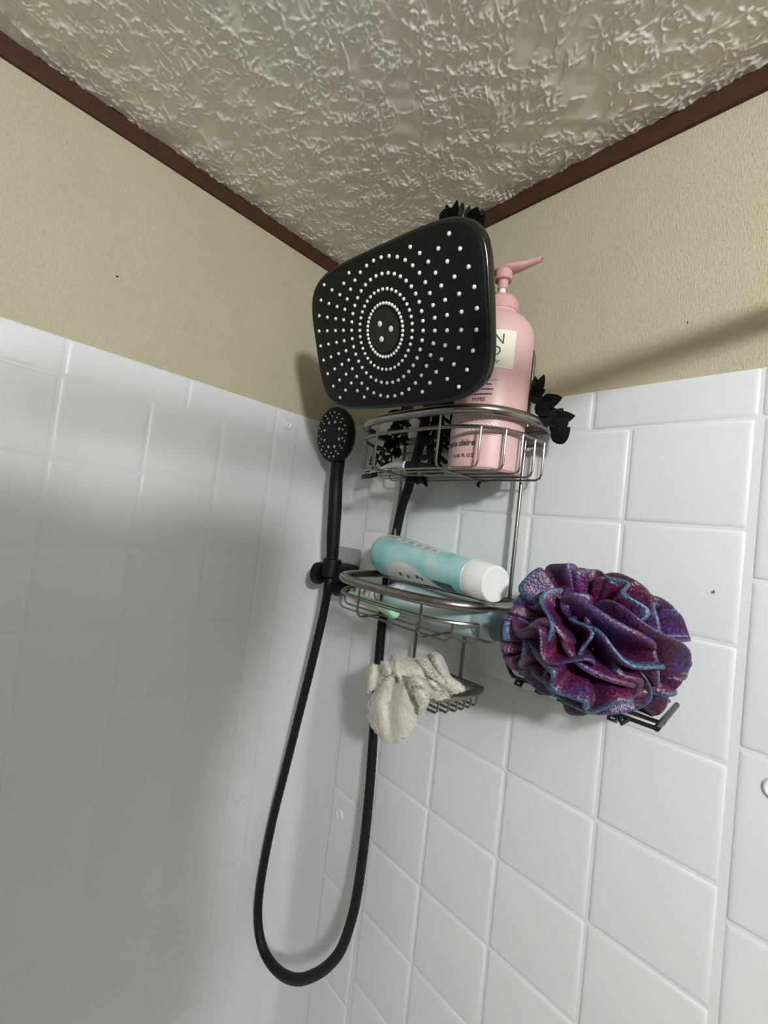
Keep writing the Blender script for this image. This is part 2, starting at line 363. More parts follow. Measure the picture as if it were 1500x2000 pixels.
hpts = [ht+hy*.012, ht-Vector((-.001, 0, .010)), Vector((.0775, -.056, 1.700)), Vector((.079, -.052, 1.65)), Vector((.080, -.049, 1.60)), Vector((.0808, -.046, 1.56)), Vector((.081, -.0445, 1.528))]
MB().tube(hpts, .011, 16, rs=[.013, .0125, .0118, .0125, .0122, .0108, .0095]).obj('handle', m_black, hs)
MB().tube([ht-hy*.008+hx*.004+hn*.010, ht-hy*.022+hx*.001+hn*.008], .006, 10, rs=[.007, .004]).obj('spray_button', m_black, hs)
hm = dome(.00155, .0016); hm2 = dome(.0026, .0012)
def hp(x, y): return hc+hx*x*.96+hy*y*1.05
for rad, cnt, ph in ((.0385, 18, 0), (.0315, 14, .2)):
    for i in range(cnt): a = ph+i/cnt*6.2832; place_n(hm, hp(rad*math.cos(a), rad*math.sin(a))+hn*(.0003 if rad < .035 else .0001), hn, hs)
for i in range(8): a = .39+i/8*6.2832; place_n(hm2, hp(.0225*math.cos(a), .0225*math.sin(a))+hn*.0006, hn, hs)
ho = thing('hand_shower_holder', 'black clamp holder on a grey plate, low in the corner', 'holder', (.075, -.003, 1.53))
pb = MB()
pa = [(.036, 1.500), (.106, 1.500), (.1095, 1.5035), (.1095, 1.5745), (.106, 1.578), (.036, 1.578), (.0325, 1.5745), (.0325, 1.5035)]
pb.rings([[(x, -y, z) for x, z in pa] for y in (.0030, .0048)]); pb.obj('plate', m_plate, ho, False)
pc = Vector((.081, -.0455, 1.543))
MB().lathe([(.0125, -.020), (.0165, -.018), (.017, 0), (.0165, .012), (.0135, .014)], pc, (0, .06, 1), 24).obj('clamp', m_black, ho)
q = [(-.017, -.012), (.017, -.012), (.019, -.008), (.019, .012), (.015, .015), (-.015, .015), (-.019, .012), (-.019, -.008)]
MB().rings([[(.084+x*sx, y, 1.528+z*sx) for x, z in q] for y, sx in ((-.0046, 1.35), (-.010, 1.4), (-.024, 1.3), (-.048, 1.15))]).obj('bracket', m_black, ho)
MB().lathe([(.010, 0), (.019, .003), (.0205, .010), (.0185, .017), (.004, .019)], (.066, -.050, 1.527), (-1, -.45, 0), 24).obj('knob', m_black, ho)
MB().lathe([(.016, .0), (.0215, -.006), (.020, -.016), (.008, -.022)], (.095, -.034, 1.515), (0, 0, 1), 24).obj('lower_cap', m_black, ho)
for s in (-1, 1): MB().lathe([(.004, 0), (.0045, .003), (.003, .005)], pc+Vector((s*.0115, -.003*s, .027)), (s, -.3*s, 0), 12).obj('stud', m_black, ho)
hose = [Vector((.081, -.0445, 1.530))]+[at(x, y, Y=Y) for x, y, Y in ((641, 1150, -.046), (628, 1215, -.05), (608, 1300, -.054), (583, 1400, -.058), (558, 1500, -.062), (533, 1600, -.066), (513, 1700, -.070), (504, 1775, -.072), (508, 1832, -.072), (523, 1872, -.070), (550, 1902, -.068), (582, 1913, -.065), (616, 1903, -.060), (645, 1882, -.056), (668, 1850, -.050), (688, 1790, -.044), (700, 1730, -.038), (712, 1640, -.032), (722, 1540, -.026), (729, 1440, -.022), (736, 1340, -.018), (744, 1240, -.0155), (752, 1160, -.0145), (762, 1090, -.0145), (774, 1040, -.016), (785, 990, -.022), (800, 945, -.034), (812, 900, -.044), (824, 850, -.050))]
hose += [Vector((.285, -.060, 1.86)), Vector((.297, -.066, 1.90)), Vector((.306, -.072, 1.915))]
def spline(P, n=8):
    out = []
    for i in range(len(P)-1):
        a, b, c, d = P[max(i-1, 0)], P[i], P[i+1], P[min(i+2, len(P)-1)]
        for k in range(n):
            t = k/n; out.append(.5*((2*b)+(c-a)*t+(2*a-5*b+4*c-d)*t*t+(3*b-a-3*c+d)*t**3))
    return out+[P[-1]]
hz = thing('shower_hose', 'long black flexible hose looping down from the hand shower', 'hose', (.081, -.0445, 1.50))
HP = spline(hose, 14)
rs = [.0074+(.0005 if i % 2 else 0) for i in range(len(HP))]
MB().tube(HP, .0078, 12, rs=rs).obj('braided_tube', m_hose, hz, True, 80)
MB().lathe([(.0085, .012), (.0105, .008), (.0105, -.014), (.0085, -.018)], (.081, -.0447, 1.512), (0, 0, 1), 16).obj('connector', m_black, hz)
# ------------------------------------------------------------------ wire caddy
cad = thing('shower_caddy', 'brushed nickel three-tier wire caddy hanging on the right wall', 'caddy', (.31, -.02, 1.40))
def dshape(cx, hw, D, z, yb=-.020, n=44, back=True, ex=3.6, ey=2.8, zf=0.):
    P = []
    for i in range(n+1):
        t = math.pi*i/n; u, v = math.cos(t), math.sin(t)
        P.append(Vector((cx+hw*math.copysign(abs(u)**(2/ex), u), yb-(D+yb)*abs(v)**(2/ey), z-zf*abs(v)**(2/ey))))
    return P
def yfront(cx, hw, D, x, yb=-.020, ex=3.6, ey=2.8):
    u = min(abs((x-cx)/hw), .999); return yb-(D+yb)*(1-u**ex)**(1/ey)
def xside(cx, hw, D, y, yb=-.020, ex=3.6, ey=2.8):
    v = min((yb-y)/(D+yb), .999); return hw*(1-v**ey)**(1/ex)
def basket(cx, hw, D, zr, z2, zb, yw, xw, rr, fill_back=True):
    rim = MB().tube(dshape(cx, hw, D, zr), rr, 12, True).obj('basket_rim', m_steel, cad)
    if z2: MB().tube(dshape(cx, hw*.995, D*.985, z2), .0024, 8, True).obj('wire_ring', m_steel, rim)
    top = (z2 or zr)
    for x in yw:      # front-to-back wires start at the thick rim
        yf = yfront(cx, hw, D, x)
        P = [(x, yf, zr-rr*.5), (x, yf, zb+.008), (x, yf+.002, zb+.003), (x, yf+.007, zb), (x, -.024, zb), (x, -.0205, zb+.003), (x, -.020, zr)]
        MB().tube(P, .0015, 8).obj('wire', m_steel, rim)
    for y in xw:      # side-to-side wires turn up to the ring at both ends
        s = xside(cx, hw, D, y); P = [(cx-s, y, top), (cx-s, y, zb+.009), (cx-s+.002, y, zb+.004), (cx-s+.007, y, zb+.0015), (cx+s-.007, y, zb+.0015), (cx+s-.002, y, zb+.004), (cx+s, y, zb+.009), (cx+s, y, top)]
        MB().tube(P, .0014, 8).obj('wire', m_steel, rim)
    return rim
basket(.316, .130, .139, 1.768, 1.748, 1.700, (.259, .366), (-.030, -.053, -.077, -.100, -.122), .0060)
basket(.311, .128, .148, 1.546, 1.526, 1.5025, (.272, .374), (-.030, -.055, -.080, -.105, -.129), .0060)
r3 = MB().tube(dshape(.326, .064, .112, 1.426), .0050, 12, True).obj('basket_rim', m_steel, cad)
for y in (-.030, -.043, -.056, -.069, -.082, -.095):
    s = xside(.326, .064, .112, y)
    P = [(.326-s, y, 1.425), (.326-s, y, 1.411), (.326-s+.003, y, 1.407), (.326+s-.003, y, 1.407), (.326+s, y, 1.411), (.326+s, y, 1.425)]
    MB().tube(P, .0015, 8).obj('wire', m_steel, r3)
for x in (.272, .356): MB().tube([(x, -.0205, 1.407), (x, -.0205, 1.545)], .0026, 10).obj('upright', m_steel, cad)
for s in (-1, 1):
    x = .311+s*.1055
    P = [(x, -.0215, 1.503), (x, -.0215, 1.862), (x-s*.003, -.0215, 1.874), (x-s*.012, -.0215, 1.882), (.311+s*.02, -.0215, 1.886), (.311+s*.013, -.0215, 1.893), (.311+s*.0125, -.0215, 1.96)]
    MB().tube(P, .0026, 10).obj('upright', m_steel, cad)
MB().tube([(.2985, -.0215, 1.955), (.2985, -.0215, 1.972), (.303, -.0235, 1.979), (.311, -.024, 1.981), (.319, -.0235, 1.979), (.3235, -.0215, 1.972), (.3235, -.0215, 1.955)], .0026, 10).obj('hook', m_steel, cad)
# ------------------------------------------------------------------ writing
def text_mesh(s, size, bold=0, shear=0, align='LEFT'):
    c = bpy.data.curves.new('t', 'FONT'); c.body = s; c.size = size; c.offset = bold; c.shear = shear; c.align_x = align; c.resolution_u = 2
    o = bpy.data.objects.new('t', c); COL.objects.link(o); dg = bpy.context.evaluated_depsgraph_get(); dg.update()
    me = bpy.data.meshes.new_from_object(o.evaluated_get(dg)); bpy.data.objects.remove(o); return me
# ------------------------------------------------------------------ pink pump bottle
BX, BY, BZ = .3885, -.0695, 1.7022; BR = .0450
bo = thing('pump_bottle', 'tall pink pump bottle with a cream label standing in the top basket', 'bottle', (BX, BY, BZ))
MB().lathe([(.0005, .0015), (.036, .0012), (.041, .0), (.0442, .0025), (BR, .008), (BR, .168), (.0445, .176), (.041, .185), (.034, .194), (.026, .200), (.0215, .203), (.0212, .2065)], (BX, BY, BZ), seg=48).obj('body', m_pink, bo)
MB().lathe([(.019, .205), (.0222, .2068), (.0222, .2185), (.0205, .222), (.0165, .226), (.012, .2275), (.006, .228)], (BX, BY, BZ), seg=40).obj('collar', m_pinkd, bo)
MB().lathe([(.0048, .226), (.0048, .244)], (BX, BY, BZ), seg=16).obj('stem', m_white, bo)
MB().lathe([(.0062, .239), (.0064, .2495), (.0105, .2505), (.0108, .262), (.0100, .263)], (BX, BY, BZ), seg=24).obj('pump_collar', m_pinkd, bo)
sp = MB(); dirx = Vector((.97, .24, 0)); L = []
for s, w, z0, z1 in ((-.0145, .004, .2625, .2650), (-.012, .0085, .2610, .2660), (-.003, .0115, .2605, .2675), (.006, .0115, .2600, .2690), (.016, .0088, .2600, .2700), (.028, .006, .2620, .2705), (.038, .0046, .2645, .2715), (.0455, .0042, .2660, .2725)):
    side = Vector((-dirx.y, dirx.x, 0)); p = Vector((BX, BY, BZ))+dirx*s
    L.append([p+side*(w*math.cos(a))+Vector((0, 0, (z0+z1)/2+(z1-z0)/2*math.sin(a))) for a in [i/14*6.2832 for i in range(14)]])
sp.rings(L).obj('spout', m_pinkd, bo)
MB().lathe([(.0019, 0), (.0017, .0006)], Vector((BX, BY, BZ+.2693))+dirx*.0453, dirx, 10).obj('spout_hole', m_ink, bo)
TH0 = math.atan2(C0[1]-BY, C0[0]-BX)
def cyl(phi, z, off=.0004): a = TH0+phi; return Vector((BX+(BR+off)*math.cos(a), BY+(BR+off)*math.sin(a), BZ+z))
def patch(name, m, p0, p1, z0, z1, off=.0004, n=24):
    L = [[cyl(p0+(p1-p0)*i/n, z, off) for i in range(n+1)] for z in (z0, z1)]
    V = L[0]+L[1]; MB().add(V, [(i, i+1, n+2+i, n+1+i) for i in range(n)]).obj(name, m, bo)
D = math.radians
patch('label', m_cream, D(-92), D(28), .1190, .1645)
def wrap_text(s, size, phi_right, z, m, bold=0, shear=0, off=.0007):
    me = text_mesh(s, size, bold, shear); xs_ = [v.co.x for v in me.vertices]; xm = max(xs_)
    for v in me.vertices: v.co = cyl(phi_right+(v.co.x-xm)/BR, z+v.co.y, off)
    me.materials.clear(); me.materials.append(m); link('printing', me, bo)
wrap_text('N', .0175, D(10), .1475, m_ink); wrap_text('O', .0175, D(7), .1330, m_ink, shear=.1); wrap_text('py', .0080, D(7), .1245, m_ink, shear=.35)
for k, (p, q_) in enumerate(((-5, 6), (-20, -1), (-30, 2), (-32, 1))): patch('fine_print', m_ink, D(p), D(q_), .1045-.0058*k, .1045-.0058*k+(.0004 if k == 0 else .0014), .0005, 8)
wrap_text('TYPES', .0060, D(-8), .0795, m_ink)
wrap_text('marie claire', .0100, D(-16), .0275, m_ink, .00022); wrap_text('31.81 FL OZ', .0058, D(-16), .0135, m_ink, .0001)
patch('fine_print', m_ink, D(-95), D(14), .0400, .0404, .0005)
def lattice():
    mb = MB()
    for row, zc in enumerate((.0695, .0645, .0595, .0505, .0455)):
        for i in range(17):
            pc_ = D(14-6.4*i-(3.2 if row % 2 else 0)); n = 12; V = []
            for rr in (.0026, .0018):
                V += [cyl(pc_+rr*math.cos(k/n*6.2832)/BR, zc+rr*math.sin(k/n*6.2832), .0006) for k in range(n)]
            mb.add(V, [(k, (k+1) % n, n+(k+1) % n, n+k) for k in range(n)])
    mb.obj('ring_pattern', m_wprint, bo)
lattice()
# ------------------------------------------------------------------ teal bottles
def teal(name, c1, c2, c3, rough=.25):
    m = mat(name, c1, rough, col2=c2, nscale=22, detail=2, spec=.5)
    m.node_tree.nodes['Principled BSDF'].inputs['Subsurface Weight'].default_value = .0
    return m
m_t1 = teal('teal_film', (.25, .62, .63, 1), (.55, .76, .78, 1), 0); m_t2 = teal('pale_blue_film', (.33, .48, .48, 1), (.44, .58, .58, 1), 0)
m_gel = mat('clear_blue_cap', (.13, .20, .23, 1), .08, col2=(.26, .36, .38, 1), nscale=30, spec=.8)
def lying(root, A, B, prof, m, seg=40, flat=1.0):
    ax = (B-A).normalized(); Z = Vector((0, 0, 1)); Zp = (Z-ax*Z.dot(ax)).normalized(); Sd = ax.cross(Zp)
    if Sd.y > 0: Sd = -Sd
    def P(h, phi, off=0):   # phi=0 faces the room, +90 deg up
        r = float(np.interp(h, [p[1] for p in prof], [p[0] for p in prof]))+off
        return A+ax*h+Sd*(r*math.cos(phi))+Zp*(r*flat*math.sin(phi))
    MB().rings([[A+ax*h+Sd*(r*math.cos(i/seg*6.2832))+Zp*(r*flat*math.sin(i/seg*6.2832)) for i in range(seg)] for r, h in prof]).obj('body', m, root)
    return P, ax
def surf_patch(P, name, m, root, pts_fn, nu=20, nv=8):
    V = [P(*pts_fn(i/nu, j/nv), .0005) for j in range(nv+1) for i in range(nu+1)]
    MB().add(V, [(j*(nu+1)+i, j*(nu+1)+i+1, (j+1)*(nu+1)+i+1, (j+1)*(nu+1)+i) for j in range(nv) for i in range(nu)]).obj(name, m, root)
A = at(764, 1084, Y=-.045); B = at(968, 1141, Y=-.115); ax = (B-A).normalized(); A = A-ax*.030; Ln = (B-A).length
t1_ = thing('lotion_bottle', 'teal bottle with round white cap lying on top in the middle basket', 'bottle', A)
pf = [(.004, 0), (.014, .001), (.023, .005), (.029, .013), (.0315, .024), (.032, .038), (.0305, .07), (.027, .12), (.0235, .165), (.0215, Ln-.034), (.0200, Ln-.033)]
P1, ax1 = lying(t1_, A, B, pf, m_t1)
MB().lathe([(.0175, Ln-.036), (.0212, Ln-.0345), (.0210, Ln-.016), (.0200, Ln-.014), (.0200, Ln-.001), (.0190, Ln+.0005), (.0165, Ln+.0006), (.0155, Ln+.0002), (.004, Ln)], A, ax1, 40).obj('cap', m_white, t1_)
h0 = .052; h1 = .190
surf_patch(P1, 'wave_label', m_white, t1_, lambda u, v: (h0+(h1-h0)*u, -1.25+v*(1.20*math.sin(math.pi*min(u**.9, 1))**.85+.02)), 28, 10)
surf_patch(P1, 'navy_band', m_navy, t1_, lambda u, v: (.186+.026*u-.012*v*(1-u), -1.1+v*.52), 8, 4)
surf_patch(P1, 'label_strip', m_white, t1_, lambda u, v: (.040+.130*u, .98+v*.32), 24, 3)
for k, (a, b) in enumerate(((.042, .066), (.080, .088), (.098, .112), (.120, .130), (.138, .150), (.155, .164))):
    V = [P1(a+(b-a)*i/5, 1.04+.18*j, .0009) for j in (0, 1) for i in range(6)]
    MB().add(V, [(i, i+1, i+7, i+6) for i in range(5)]).obj('fine_print', m_grey, t1_)
for a, b, p in ((.10, .106, -.78), (.118, .123, -.84), (.140, .147, -.72), (.150, .154, -.80)):
    V = [P1(a+(b-a)*i/3, p+.20*j, .0009) for j in (0, 1) for i in range(4)]
    MB().add(V, [(i, i+1, i+5, i+4) for i in range(3)]).obj('fine_print', m_navy, t1_)
A = at(778, 1168, Y=-.066); B = at(958, 1217, Y=-.082); ax = (B-A).normalized(); A = A-ax*.014; Ln = (B-A).length+.012
t2_ = thing('lotion_bottle', 'pale blue flat bottle with clear end lying underneath in the middle basket', 'bottle', A)
pf = [(.006, 0), (.016, .001), (.023, .005), (.0265, .013), (.027, .03), (.0265, Ln-.05), (.0245, Ln-.026), (.0235, Ln-.024)]
P2, ax2 = lying(t2_, A, B, pf, m_t2, flat=.86)
sd = Vector((0, 0, 1))
MB().lathe([(.0228, Ln-.026), (.0228, Ln-.006), (.020, Ln), (.006, Ln+.001)], A, ax2, 32, sx=1, sy=.88, xdir=(0, -1, 0)).obj('cap', m_gel, t2_)
surf_patch(P2, 'label_square', m_white, t2_, lambda u, v: (.022+.020*u, .78+v*.30), 6, 3)
surf_patch(P2, 'label_strip', m_grey, t2_, lambda u, v: (.105+.055*u, .55+v*.62), 10, 5)
# ------------------------------------------------------------------ green handle, razor
g = thing('green_handle', 'pale green rounded plastic handle lying at the front left of the middle basket', 'handle', at(725, 1180, Y=-.105))
Pg = [at(684, 1160, Y=-.085)+Vector((0, 0, 0)), at(705, 1168, Y=-.094), at(725, 1176, Y=-.101), at(742, 1184, Y=-.107), at(756, 1190, Y=-.111), at(768, 1195, Y=-.114), at(773, 1197, Y=-.116)]
MB().tube(spline(Pg, 5), .006, 14, rs=list(np.interp(np.arange(31), [0, 3, 12, 20, 26, 29, 30], [.0045, .0056, .0052, .0074, .0086, .0066, .002]))).obj('grip', m_green, g)
MB().tube(spline([p+Vector((0, .004, -.006)) for p in Pg[:4]], 4), .002, 10, rs=[.0022]*13).obj('rib', m_white, g)
rz = thing('razor', 'grey and black razor lying across the bottom of the top basket', 'razor', at(790, 917, Y=-.075))
Pr = [at(722, 925, Y=-.108), at(742, 917, Y=-.104), at(765, 909, Y=-.098), at(790, 910, Y=-.090)]
MB().tube(spline(Pr, 6), .003, 12, rs=list(np.interp(range(19), [0, 6, 12, 18], [.0022, .0024, .0045, .0062]))).obj('neck', m_plate, rz)
Pr2 = [at(790, 910, Y=-.090), at(815, 912, Y=-.082), at(845, 917, Y=-.072), at(868, 921, Y=-.064)]
MB().tube(spline(Pr2, 5), .006, 14, rs=list(np.interp(range(16), [0, 2, 10, 14, 15], [.0064, .0072, .0074, .0056, .002]))).obj('grip', m_black, rz)
MB().lathe([(.0064, -.001), (.0072, 0), (.0072, .0015), (.0064, .0022)], Pr2[0], Pr2[1]-Pr2[0], 20).obj('white_band', m_white, rz)
hd = Pr[0]
MB().rings([[hd+Vector((.014*a+s*.002, s*.002-.004*a, b*.0035-.003+s*.001)) for a, b in ((-1, -1), (1, -1), (1.1, 0), (1, 1), (-1, 1), (-1.1, 0))] for s in (-1.6, -1, 1, 1.6)]).obj('blade_head', m_black, rz)
# ------------------------------------------------------------------ eucalyptus bunch
eu = thing('eucalyptus_bunch', 'bunch of very dark dried eucalyptus hanging from the shower arm', 'dried plant', (.31, -.05, 1.94))
def leaf_mesh(wd_, cup):
    V = [(0, 0, 0)]; n = 9
    for i in range(1, n):
        t = i/n; wv = wd_*math.sin(math.pi*t**.85)**.8; V += [(-wv, t, cup*(1-abs(2*t-1))+wv*.25), (0, t, cup*(1-abs(2*t-1))*.6), (wv, t, cup*(1-abs(2*t-1))+wv*.25)]
    V.append((0, 1, 0)); Fc = [(0, 2, 1), (0, 3, 2)]
    for i in range(n-2):
        a = 1+3*i; Fc += [(a, a+1, a+4, a+3), (a+1, a+2, a+5, a+4)]
    a = 1+3*(n-2); e = len(V)-1; Fc += [(a, a+1, e), (a+1, a+2, e)]
    me = bpy.data.meshes.new('leaf'); me.from_pydata(V, [], Fc); me.materials.append(m_leaf)
    for p in me.polygons: p.use_smooth = True
    return me
leaves = [leaf_mesh(.30, .08), leaf_mesh(.22, .05), leaf_mesh(.38, .10)]
def leaf(base, tip, kind=0, roll=0):
    base = Vector(base); tip = Vector(tip); d = tip-base; L_ = d.length; y = d.normalized()
    v = (Vector(C0)-base).normalized(); z = (v-y*v.dot(y)).normalized(); z = Matrix.Rotation(roll, 3, y) @ z; x = y.cross(z)
    m = Matrix(((x.x, y.x, z.x, base.x), (x.y, y.y, z.y, base.y), (x.z, y.z, z.z, base.z), (0, 0, 0, 1))) @ Matrix.Scale(L_, 4)
    link('leaf', leaves[kind], eu, m)
vis = [((1046, 772), (1045, 734), 1), ((1047, 770), (1063, 731), 1), ((1036, 770), (1066, 762), 2), ((1040, 765), (1048, 790), 2), ((1058, 788), (1099, 776), 0), ((1046, 808), (1080, 786), 2),
       ((1075, 820), (1124, 812), 0), ((1072, 830), (1100, 797), 2), ((1074, 842), (1112, 818), 2), ((1079, 862), (1114, 834), 2), ((1062, 800), (1085, 835), 2), ((1055, 795), (1072, 812), 2), ((1050, 770), (1056, 792), 1)]
for b, t, k in vis: leaf(at(*b, Y=-.032), at(*t, Y=-.036+random.uniform(-.006, .006)), k)
for b, t, k in (((878, 425), (871, 398), 1), ((886, 425), (893, 390), 1), ((898, 425), (904, 395), 1), ((890, 420), (884, 404), 1), ((908, 430), (918, 400), 1), ((880, 428), (858, 419), 2), ((922, 432), (933, 403), 2), ((930, 440), (945, 420), 2), ((914, 430), (925, 410), 1),
                ((870, 432), (864, 412), 0), ((896, 428), (878, 406), 1), ((936, 445), (942, 408), 0)): leaf(at(*b, Y=-.090), at(*t, Y=-.10+random.uniform(-.01, .01)), k)
def sprig(P, nleaf, size, spread=1.0, r=.0014):
    P = spline(P, 8); MB().tube(P, r, 6).obj('stem', m_leaf, eu)
    for i in range(nleaf):
        t = (i+.6)/nleaf; p = P[min(int(t*(len(P)-1)), len(P)-2)]; d = (P[min(int(t*(len(P)-1))+1, len(P)-1)]-p).normalized()
        a = i*2.4; o = d.orthogonal().normalized(); o = Matrix.Rotation(a, 3, d) @ o
        o = (o*spread+d*.5).normalized(); o.y *= .6; tip = p+o*size*random.uniform(.7, 1.2)
        if tip.y > -.008: tip.y = -.008-random.random()*.004
        leaf(p, tip, random.choice((0, 1, 1, 2)), random.uniform(-.9, .9))
top = Vector((.31, -.045, 1.95))
sprig([top, at(790, 790, Y=-.05), at(775, 835, Y=-.05), at(745, 880, Y=-.055), at(728, 922, Y=-.06)], 30, .025)
sprig([top, at(795, 800, Y=-.03), at(785, 850, Y=-.030), at(752, 905, Y=-.034)], 26, .022)
sprig([top, at(850, 790, Y=-.06), at(846, 840, Y=-.06), at(842, 890, Y=-.06), at(815, 942, Y=-.055)], 28, .025)
sprig([top, at(868, 800, Y=-.04), at(864, 860, Y=-.034), at(855, 915, Y=-.034)], 24, .022)
sprig([top, at(885, 780, Y=-.085), at(880, 850, Y=-.018), at(905, 900, Y=-.018), at(938, 944, Y=-.020)], 16, .012)
sprig([top, Vector((.36, -.02, 1.88)), at(1020, 740, Y=-.016), at(1050, 790, Y=-.025), at(1090, 835, Y=-.030)], 10, .014)
sprig([at(905, 425, Y=-.09), Vector((.315, -.085, 2.02)), top], 12, .020)
sprig([top, Vector((.345, -.07, 1.93)), at(966, 570, Y=-.055)], 6, .014)
# ------------------------------------------------------------------ washcloth over the small basket
wc = thing('washcloth', 'crumpled cream terry washcloth draped over the small lowest basket', 'washcloth', at(775, 1330, Y=-.10))
def sheet_grid(rows_, name, parent, thick=.004, noise=.0010):
    """rows of (px, py, Y) control points -> smooth thick cloth"""
    G = [[at(x, y, Y=Y) for x, y, Y in r] for r in rows_]
    G = [spline(r, 6) for r in G]; cols = [spline([G[j][i] for j in range(len(G))], 6) for i in range(len(G[0]))]
    n, m = len(cols), len(cols[0]); V = [p+Vector(RNG.normal(0, noise*.5, 3)) for c in cols for p in c]
    mb = MB().add(V, [(i*m+j, i*m+j+1, (i+1)*m+j+1, (i+1)*m+j) for i in range(n-1) for j in range(m-1)])
    o = mb.obj(name, m_cloth, parent)
    s = o.modifiers.new('s', 'SOLIDIFY'); s.thickness = thick; s.offset = 0; b = o.modifiers.new('b', 'SUBSURF'); b.levels = 1; b.render_levels = 1
    return V, n, m
def fuzz(V, n, m, count, name, parent):
    mb = MB(); cen = sum(V, Vector())/len(V)
    for _ in range(count):
        i, j = random.randrange(n-1), random.randrange(m-1); a, b, c = V[i*m+j], V[(i+1)*m+j], V[i*m+j+1]
        nn = (b-a).cross(c-a); 
        if nn.length < 1e-12: continue
        nn.normalize()
        if nn.dot(Vector(C0)-a) < 0: nn = -nn
        p = a+(b-a)*random.random()+(c-a)*random.random()+nn*.0018*random.choice((1, 1, 1, -1)); d = (nn*random.choice((1, 1, 1, -1))+Vector([random.gauss(0, .6) for _ in range(3)])).normalized()*random.uniform(.0012, .0030); s = d.orthogonal().normalized()*.00045
        s = Matrix.Rotation(random.random()*6, 3, d.normalized()) @ s
        mb.add([p-s, p+s, p+d], [(0, 1, 2)])
    o = mb.obj(name, m_cloth, parent, False); o['kind'] = 'stuff'
parts = [
 # main hanging flap, creased
 ([[(764, 1316, -.114), (776, 1310, -.124), (788, 1316, -.118), (800, 1318, -.124), (812, 1328, -.114)],
   [(742, 1340, -.118), (757, 1334, -.130), (772, 1338, -.120), (793, 1342, -.128), (816, 1348, -.116)],
   [(722, 1374, -.116), (743, 1368, -.130), (763, 1372, -.121), (788, 1376, -.127), (828, 1374, -.116)],
   [(722, 1404, -.116), (745, 1402, -.129), (764, 1404, -.122), (786, 1408, -.126), (820, 1398, -.117)],
   [(736, 1428, -.117), (750, 1430, -.125), (766, 1432, -.122), (784, 1432, -.124), (806, 1422, -.118)],
   [(750, 1444, -.118), (760, 1448, -.122), (770, 1450, -.121), (780, 1446, -.122), (794, 1438, -.118)]], 1700),
 # left ear
 ([[(722, 1304, -.112), (730, 1298, -.118), (740, 1300, -.116), (754, 1312, -.118)],
   [(718, 1325, -.112), (726, 1324, -.122), (738, 1325, -.116), (752, 1326, -.120)],
   [(719, 1352, -.114), (724, 1350, -.120), (732, 1346, -.118), (740, 1340, -.118)]], 420),
 # top folds over the rim
 ([[(760, 1290, -.10), (774, 1284, -.104), (790, 1286, -.100), (818, 1292, -.095)],
   [(748, 1306, -.116), (770, 1300, -.124), (796, 1302, -.118), (826, 1306, -.112)],
   [(760, 1326, -.120), (780, 1318, -.132), (802, 1320, -.124), (830, 1328, -.118)]], 600),
 ([[(766, 1278, -.095), (774, 1280, -.108), (782, 1290, -.104)],
   [(764, 1298, -.112), (776, 1296, -.126), (782, 1308, -.118)],
   [(768, 1322, -.122), (778, 1320, -.136), (783, 1338, -.126)]], 300),
 ([[(742, 1300, -.112), (752, 1292, -.122), (764, 1298, -.116)],
   [(746, 1312, -.118), (758, 1306, -.130), (768, 1312, -.120)],
   [(754, 1322, -.120), (764, 1318, -.128), (772, 1322, -.122)]], 250),
 # middle curled fold: an S-shaped strip standing proud of the flap
 ([[(799, 1336, -.128), (800, 1328, -.136), (808, 1321, -.140), (819, 1320, -.140), (827, 1328, -.134), (830, 1342, -.126)],
   [(801, 1346, -.128), (805, 1340, -.138), (812, 1337, -.142), (820, 1340, -.140), (827, 1346, -.134), (836, 1356, -.124)]], 350),
 ([[(801, 1346, -.128), (810, 1356, -.136), (818, 1370, -.136), (820, 1396, -.124)],
   [(814, 1342, -.136), (822, 1354, -.140), (830, 1364, -.136), (826, 1386, -.124)],
   [(822, 1346, -.132), (830, 1354, -.134), (834, 1364, -.128), (830, 1378, -.122)]], 400),
 # inner fold to the right
 ([[(826, 1326, -.112), (840, 1330, -.118), (852, 1338, -.116), (866, 1348, -.110)],
   [(830, 1344, -.118), (845, 1346, -.112), (858, 1350, -.112), (874, 1356, -.110)],
   [(838, 1362, -.120), (852, 1366, -.122), (866, 1364, -.118), (876, 1360, -.112)]], 420),
 # upper pair of flaps
 ([[(814, 1294, -.100), (820, 1288, -.108), (830, 1290, -.108), (838, 1298, -.100)],
   [(822, 1310, -.104), (832, 1304, -.116), (842, 1308, -.112), (852, 1318, -.102)],
   [(842, 1328, -.104), (852, 1324, -.114), (862, 1328, -.110), (874, 1338, -.100)],
   [(866, 1344, -.104), (876, 1342, -.108), (882, 1346, -.106), (888, 1350, -.100)]], 500),
 ([[(838, 1280, -.075), (844, 1275, -.082), (854, 1278, -.082), (862, 1286, -.074)],
   [(842, 1296, -.080), (852, 1292, -.094), (862, 1296, -.090), (871, 1306, -.080)],
   [(852, 1318, -.086), (864, 1316, -.098), (874, 1320, -.094), (880, 1330, -.084)],
   [(870, 1340, -.090), (880, 1336, -.100), (892, 1336, -.096), (902, 1342, -.088)],
   [(878, 1356, -.094), (888, 1354, -.098), (896, 1352, -.096), (904, 1350, -.090)]], 650)]
for k, (g_, c) in enumerate(parts):
    V, n, m = sheet_grid(g_, 'fold', wc, .005); fuzz(V, n, m, c*7, 'terry_loops', wc)
